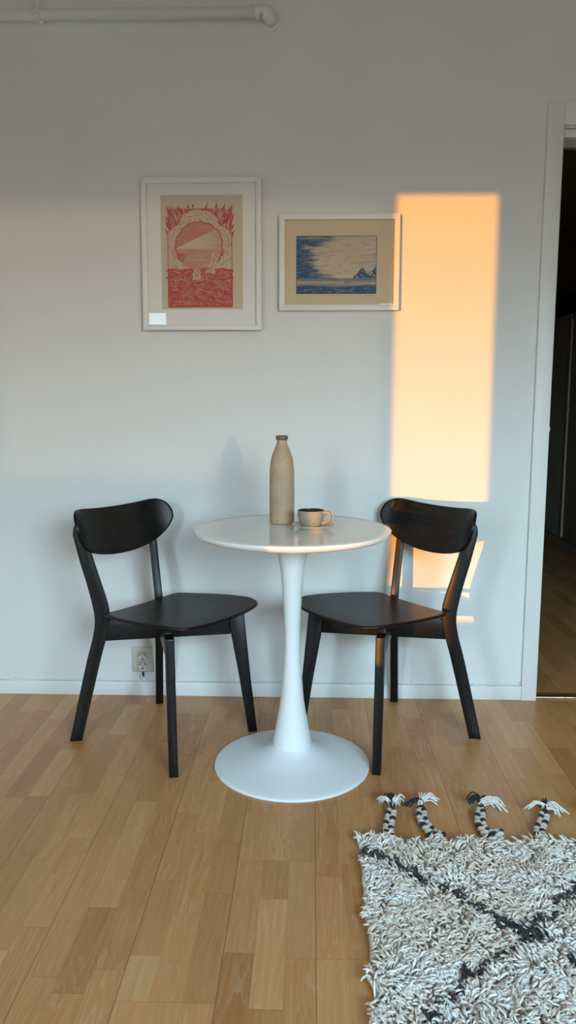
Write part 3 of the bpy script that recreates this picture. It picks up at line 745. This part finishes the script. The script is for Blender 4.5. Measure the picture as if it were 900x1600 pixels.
# ------------------------------------------------------------------ shaggy rug
rug = tag(empty('shag_rug', (.72, -1.8, 0)), 'cream shaggy wool rug with thin dark diamond lines and braided tassels', 'rug')
RX0, RX1, RY0, RY1 = .128, 1.33, -2.62, -1.000
def rl(o): o.location = (-.72, 1.8, 0); return o
mbk = MB().box((RX0, RY0, .001), (RX1, RY1, .009)); rl(mbk.build('backing', M['rug_back'], rug, bevel=.003))
def make_pile():
    g = np.random.default_rng(4)
    sx, sy_ = .0066, .0076
    xs = np.arange(RX0+.002, RX1, sx); ys = np.arange(RY0+.002, RY1, sy_)
    X, Y = np.meshgrid(xs, ys); X = X.ravel(); Y = Y.ravel(); n = len(X)
    X = X+g.uniform(-.003, .003, n); Y = Y+g.uniform(-.003, .003, n)
    def field(scx, scy, seed, o=3):
        h, w = 240, 240; f = vnoise(h, w, scx, scy, seed, o)
        i = np.clip(((Y-RY0)/(RY1-RY0)*(h-1)).astype(int), 0, h-1); j = np.clip(((X-RX0)/(RX1-RX0)*(w-1)).astype(int), 0, w-1)
        f = (f-f.mean())/f.std(); return f[i, j]
    ang = -PI/2+1.25*field(13, 9, 1)+.6*field(6, 5, 8)+g.normal(0, .16, n)      # lean direction, in swirls
    lean = np.clip(1.15+.22*field(12, 12, 2)+g.normal(0, .14, n), .45, 1.6)
    ln = g.uniform(.028, .042, n)
    # where the dark diamond lines run
    def dseg(p, q):
        px, py = q[0]-p[0], q[1]-p[1]; t = np.clip(((X-p[0])*px+(Y-p[1])*py)/(px*px+py*py), 0, 1)
        return np.hypot(X-p[0]-t*px, Y-p[1]-t*py)
    dark = np.full(n, 9.0)
    A = [(.135, -1.066), (.222, -1.127), (.310, -1.205), (.367, -1.258), (.424, -1.320), (.486, -1.353), (.535, -1.415), (.60, -1.48), (.74, -1.64), (.90, -1.80), (1.05, -1.95), (1.32, -2.22)]
    B = [(.135, -1.690), (.197, -1.616), (.290, -1.521), (.393, -1.425), (.486, -1.353), (.579, -1.255), (.618, -1.222), (.76, -1.08), (.83, -1.02)]
    Cc = [(.135, -1.690), (.30, -1.86), (.48, -2.04), (.74, -2.30), (1.0, -2.56)]
    Dd = [(.48, -2.04), (.62, -1.90), (.74, -1.64)]; Dd = [(.30, -2.22), (.48, -2.04), (.74, -1.80), (.90, -1.64), (1.10, -1.44), (1.32, -1.22)]
    for ch in (A, B, Cc, Dd):
        for p, q in zip(ch, ch[1:]): dark = np.minimum(dark, dseg(p, q))
    isd = dark+g.normal(0, .003, n)+.004*field(5, 5, 12) < .0086+.0018*field(10, 10, 14)
    isd &= g.random(n) < .85
    abr = field(60, 6, 5, 3)+.8*field(14, 10, 6, 3)+g.normal(0, .6, n)
    white = np.array((.93, .85, .75)); beige = np.array((.82, .68, .545)); tan = np.array((.68, .54, .41))
    t = np.clip(.52+.33*abr, 0, 1)[:, None]
    base = beige*(1-t)+white*t
    tt = (g.random(n) < .13)[:, None]; base = np.where(tt, tan, base)
    base *= g.uniform(.9, 1.05, n)[:, None]
    drk = np.array((.030, .027, .026))*g.uniform(.7, 1.6, n)[:, None]
    base = np.where(isd[:, None], drk, base)
    ln = np.where(isd, ln*.95, np.where(dark < .035, ln*.8, ln))
    # strands: 5 rings of 4 points bending over in their lean direction, a two-ply twist in the radius
    R, K = 5, 4; V = np.zeros((n, R, K, 3)); C = np.zeros((n, R, K, 3))
    dx, dy = np.cos(ang), np.sin(ang)
    curl = g.normal(0, .35, n); r0 = g.uniform(.0027, .0036, n)
    px, py, pz = X.copy(), Y.copy(), np.full(n, .004)
    tilt = np.clip(lean*.30, .05, 1.2)
    rad = [.75, 1.0, 1.05, .95, .35]
    for i in range(R):
        if i:
            a2 = ang+curl*(i-1)
            st = ln/(R-1); px = px+np.cos(a2)*np.sin(tilt)*st; py = py+np.sin(a2)*np.sin(tilt)*st; pz = pz+np.cos(tilt)*st
            tilt = np.clip(tilt+lean*.36, 0, 1.75)
        pz = np.maximum(pz, .004)
        a2 = ang+curl*max(0, i-1)
        Tx, Ty, Tz = np.cos(a2)*np.sin(tilt), np.sin(a2)*np.sin(tilt), np.cos(tilt)
        Ux, Uy, Uz = np.cos(a2)*np.cos(tilt), np.sin(a2)*np.cos(tilt), -np.sin(tilt)
        Sx, Sy, Sz = -np.sin(a2), np.cos(a2), 0*a2
        for k in range(K):
            th = 2*PI*k/K+.6*i; rr = r0*rad[i]
            V[:, i, k, 0] = px+(Ux*math.cos(th)+Sx*math.sin(th))*rr; V[:, i, k, 1] = py+(Uy*math.cos(th)+Sy*math.sin(th))*rr; V[:, i, k, 2] = np.maximum(.0012, pz+(Uz*math.cos(th)+Sz*math.sin(th))*rr)
            C[:, i, k] = base
    V = V.reshape(-1, 3)
    q = []
    for i in range(R-1):
        for k in range(K): q.append((i*K+k, i*K+(k+1) % K, (i+1)*K+(k+1) % K, (i+1)*K+k))
    q.append(tuple((R-1)*K+k for k in range(K)))
    q = np.array(q); F = (q[None]+(np.arange(n)*R*K)[:, None, None]).reshape(-1, 4)
    me = bpy.data.meshes.new('pile'); me.vertices.add(len(V)); me.vertices.foreach_set('co', V.astype(np.float32).ravel())
    me.loops.add(F.size); me.loops.foreach_set('vertex_index', F.astype(np.int32).ravel())
    me.polygons.add(len(F)); me.polygons.foreach_set('loop_start', np.arange(0, F.size, 4, dtype=np.int32)); me.polygons.foreach_set('loop_total', np.full(len(F), 4, dtype=np.int32))
    me.polygons.foreach_set('use_smooth', np.ones(len(F), dtype=bool)); me.update()
    a = me.color_attributes.new('wool', 'FLOAT_COLOR', 'POINT'); a.data.foreach_set('color', np.concatenate([C.reshape(-1, 3), np.ones((len(V), 1))], 1).astype(np.float32).ravel())
    o = link('pile', me, M['pile'], rug); o['kind'] = 'stuff'; return rl(o)
make_pile()

def tassel(path, ends, seed):
    """three-strand braid lying on the floor along path, tied with a dark knot, fanning out to yarn ends"""
    rnd = random.Random(seed); P = spline([(x, y, z) for x, y, z in path], False, 14); n = len(P)
    strands = [[], [], []]; length = sum((P[i+1]-P[i]).length for i in range(n-1)); s = 0
    for i, p in enumerate(P):
        t = (P[min(i+1, n-1)]-P[max(i-1, 0)]).normalized(); side = Vector((-t.y, t.x, 0)).normalized(); upv = Vector((0, 0, 1))
        if i: s += (P[i]-P[i-1]).length
        ph = s/.050*2*PI; kk = min(1, .45+(n-1-i)/6)
        for k in range(3):
            a = ph+k*2*PI/3; strands[k].append(p+side*(.0095*math.sin(a)*kk)+upv*(.0048*math.sin(2*a)*kk))
    cr = MB(); cr.tube(strands[0], .0064, 10).tube(strands[1], .0064, 10)
    t_ = rl(cr.build('tassel', M['cream_yarn'], rug)); t_['label'] = 'braided cream and black tassel'
    def sub(name, mb, mat): return mb.build(name, mat, t_)
    sub('dark_strand', MB().tube(strands[2], .0064, 10), M['dark_yarn'])
    k0 = P[-1]; tdir = (P[-1]-P[-4]).normalized()
    sub('knot', MB().tube([k0-tdir*.006, k0-tdir*.003, k0+tdir*.003, k0+tdir*.007], [.009, .0118, .0118, .009], 14), M['dark_yarn'])
    wf_, df_ = MB(), MB()
    for (ex, ey), dark, cnt, spr in ends:
        for q in range(cnt):
            e = Vector((k0.x+(ex-k0.x)*.72+rnd.gauss(0, spr), k0.y+(ey-k0.y)*.72+rnd.gauss(0, spr*.8), max(.004, rnd.gauss(.016, .008))))
            m1 = k0+tdir*.016+Vector((rnd.gauss(0, .003), rnd.gauss(0, .003), rnd.uniform(.004, .014)))
            m2 = m1.lerp(e, .55)+Vector((rnd.gauss(0, .003), rnd.gauss(0, .003), rnd.uniform(.010, .024)))
            pts = spline([k0, m1, m2, e], False, 4)
            (df_ if dark else wf_).tube(pts, [.0022]*(len(pts)-1)+[.0012], 6)
    sub('pale_fringe', wf_, M['white_yarn']); sub('dark_fringe', df_, M['dark_yarn'])
zt_ = .014
tassel([(.208, -1.005, .020), (.210, -.955, zt_), (.220, -.905, zt_), (.229, -.862, zt_)], [((.188, -.800), False, 8, .007), ((.268, -.806), False, 11, .009), ((.222, -.778), True, 9, .007)], 1)
tassel([(.345, -1.000, .020), (.322, -.965, zt_), (.308, -.905, zt_), (.313, -.852, zt_)], [((.330, -.768), False, 10, .008), ((.372, -.806), False, 8, .010), ((.262, -.822), True, 9, .007)], 2)
tassel([(.505, -.985, .022), (.470, -.968, zt_), (.463, -.915, zt_), (.480, -.845, zt_)], [((.555, -.838), False, 13, .009), ((.440, -.800), True, 9, .007), ((.505, -.800), True, 6, .009)], 3)
tassel([(.600, -1.005, .020), (.612, -.950, zt_), (.635, -.905, zt_), (.652, -.862, zt_)], [((.595, -.830), False, 8, .007), ((.712, -.866), False, 12, .009), ((.662, -.800), True, 10, .009)], 4)
tassel([(.800, -1.005, .020), (.810, -.955, zt_), (.818, -.905, zt_), (.815, -.862, zt_)], [((.750, -.842), False, 9, .007), ((.865, -.815), False, 10, .009), ((.82, -.79), True, 9, .009)], 5)

# ------------------------------------------------------------------ hall furniture
wd_ = tag(empty('wardrobe', (2.33, 3.2, 0)), 'dark grey wardrobe with a pale upright handle strip in the dark hall', 'wardrobe')
def wl(mb): return loc_mb(mb, (2.33, 3.2, 0))
WY0, WY1, WH = 1.9, 4.5, 1.79
wl(MB().box((1.985, WY0, .06), (HX1-.01, WY1, WH))).build('carcass', M['wardrobe'], wd_, bevel=.002)
wl(MB().box((1.978, WY0+.01, 0), (HX1-.02, WY1-.01, .06))).build('plinth', M['wardrobe'], wd_)
for a, b in ((WY0, 3.165), (3.205, WY1)):
    wl(MB().box((1.963, a+.002, .062), (1.984, b-.002, WH-.004))).build('door', M['wardrobe'], wd_, bevel=.002)
wl(MB().box((1.955, 3.166, .078), (1.986, 3.204, 1.745))).build('handle_strip', M['wardrobe_strip'], wd_, bevel=.002)['label'] = 'pale upright handle strip'
bag = MB()
n1, n2 = 40, 14; vs = []; fs = []
for i in range(n2+1):
    ph = i/n2*PI
    for k in range(n1):
        a = 2*PI*k/n1; sxp = math.copysign(abs(math.cos(a))**.6, math.cos(a)); syp = math.copysign(abs(math.sin(a))**.6, math.sin(a))
        rr = math.sin(ph)**.5*(1+.06*math.sin(3*a+i*.7)+.04*math.sin(7*a+1.3*i)); z = (1-math.cos(ph))/2
        vs.append((sxp*rr*.33, syp*rr*.95, .215*z*(1+.12*math.sin(a*2+1))))
for i in range(n2):
    for k in range(n1): fs.append((i*n1+k, i*n1+(k+1) % n1, (i+1)*n1+(k+1) % n1, (i+1)*n1+k))
bo_ = bag.add(vs, fs, True).build('storage_bag', M['black_cloth']); bo_.location = (2.32, 3.2, WH+.001)
tag(bo_, 'soft black bundle lying on top of the dark wardrobe', 'bag')

# ------------------------------------------------------------------ light
TAN_AZ, TAN_EL = .487, .055
def sun(name, dirv, energy, col, ang):
    l = bpy.data.lights.new(name, 'SUN'); l.energy = energy; l.color = col; l.angle = math.radians(ang)
    o = bpy.data.objects.new(name, l); COL.objects.link(o); o.rotation_euler = Vector(dirv).to_track_quat('-Z', 'Y').to_euler()
    o.location = (0, -6, 3); return o
sun('sun', (TAN_AZ, 1, -TAN_EL), 3.4, (1.0, .36, .0), .42)
sun('sun_reflected_in_neighbour_windows', (-.44, 1, -.052), .30, (1.0, .66, .38), 1.3)
w = bpy.data.worlds.new('evening_sky'); SC.world = w; w.use_nodes = True
nt = w.node_tree; bg = nt.nodes['Background']
tc = N(nt, 'ShaderNodeTexCoord'); sx_ = N(nt, 'ShaderNodeSeparateXYZ'); L(nt, tc.outputs['Generated'], sx_.inputs[0])
mr = N(nt, 'ShaderNodeMapRange'); mr.inputs[1].default_value = -.2; mr.inputs[2].default_value = .6
L(nt, sx_.outputs['Z'], mr.inputs[0])
L(nt, ramp(nt, mr.outputs[0], [(0, (.10, .09, .08)), (.24, (.10, .095, .085)), (.26, (.24, .225, .195)), (.34, (.44, .53, .53)), (.46, (.60, .88, 1.02)), (.72, (.88, 1.28, 1.55)), (1, (.55, .95, 1.3))]), bg.inputs['Color'])
bg.inputs['Strength'].default_value = 20.5
def portal(x0, x1, z0, z1, name):
    l = bpy.data.lights.new(name, 'AREA'); l.shape = 'RECTANGLE'; l.size = x1-x0; l.size_y = z1-z0
    l.cycles.is_portal = True
    o = bpy.data.objects.new(name, l); COL.objects.link(o); o.location = ((x0+x1)/2, YF-.1, (z0+z1)/2); o.rotation_euler = (PI/2, 0, 0)
    return o
portal(GX0, GX1, GZ0, GZ1, 'portal_glazed_door'); portal(WX0, WX1, WZ0, WZ1, 'portal_window')

vs_ = SC.view_settings
vs_.view_transform = 'Standard'; vs_.look = 'None'; vs_.exposure = 0.25; vs_.gamma = 1.0; vs_.use_curve_mapping = False
SC.cycles.use_denoising = True
SC.cycles.max_bounces = 10; SC.cycles.diffuse_bounces = 6; SC.cycles.caustics_reflective = False; SC.cycles.caustics_refractive = False
SC.cycles.sample_clamp_indirect = 8.0
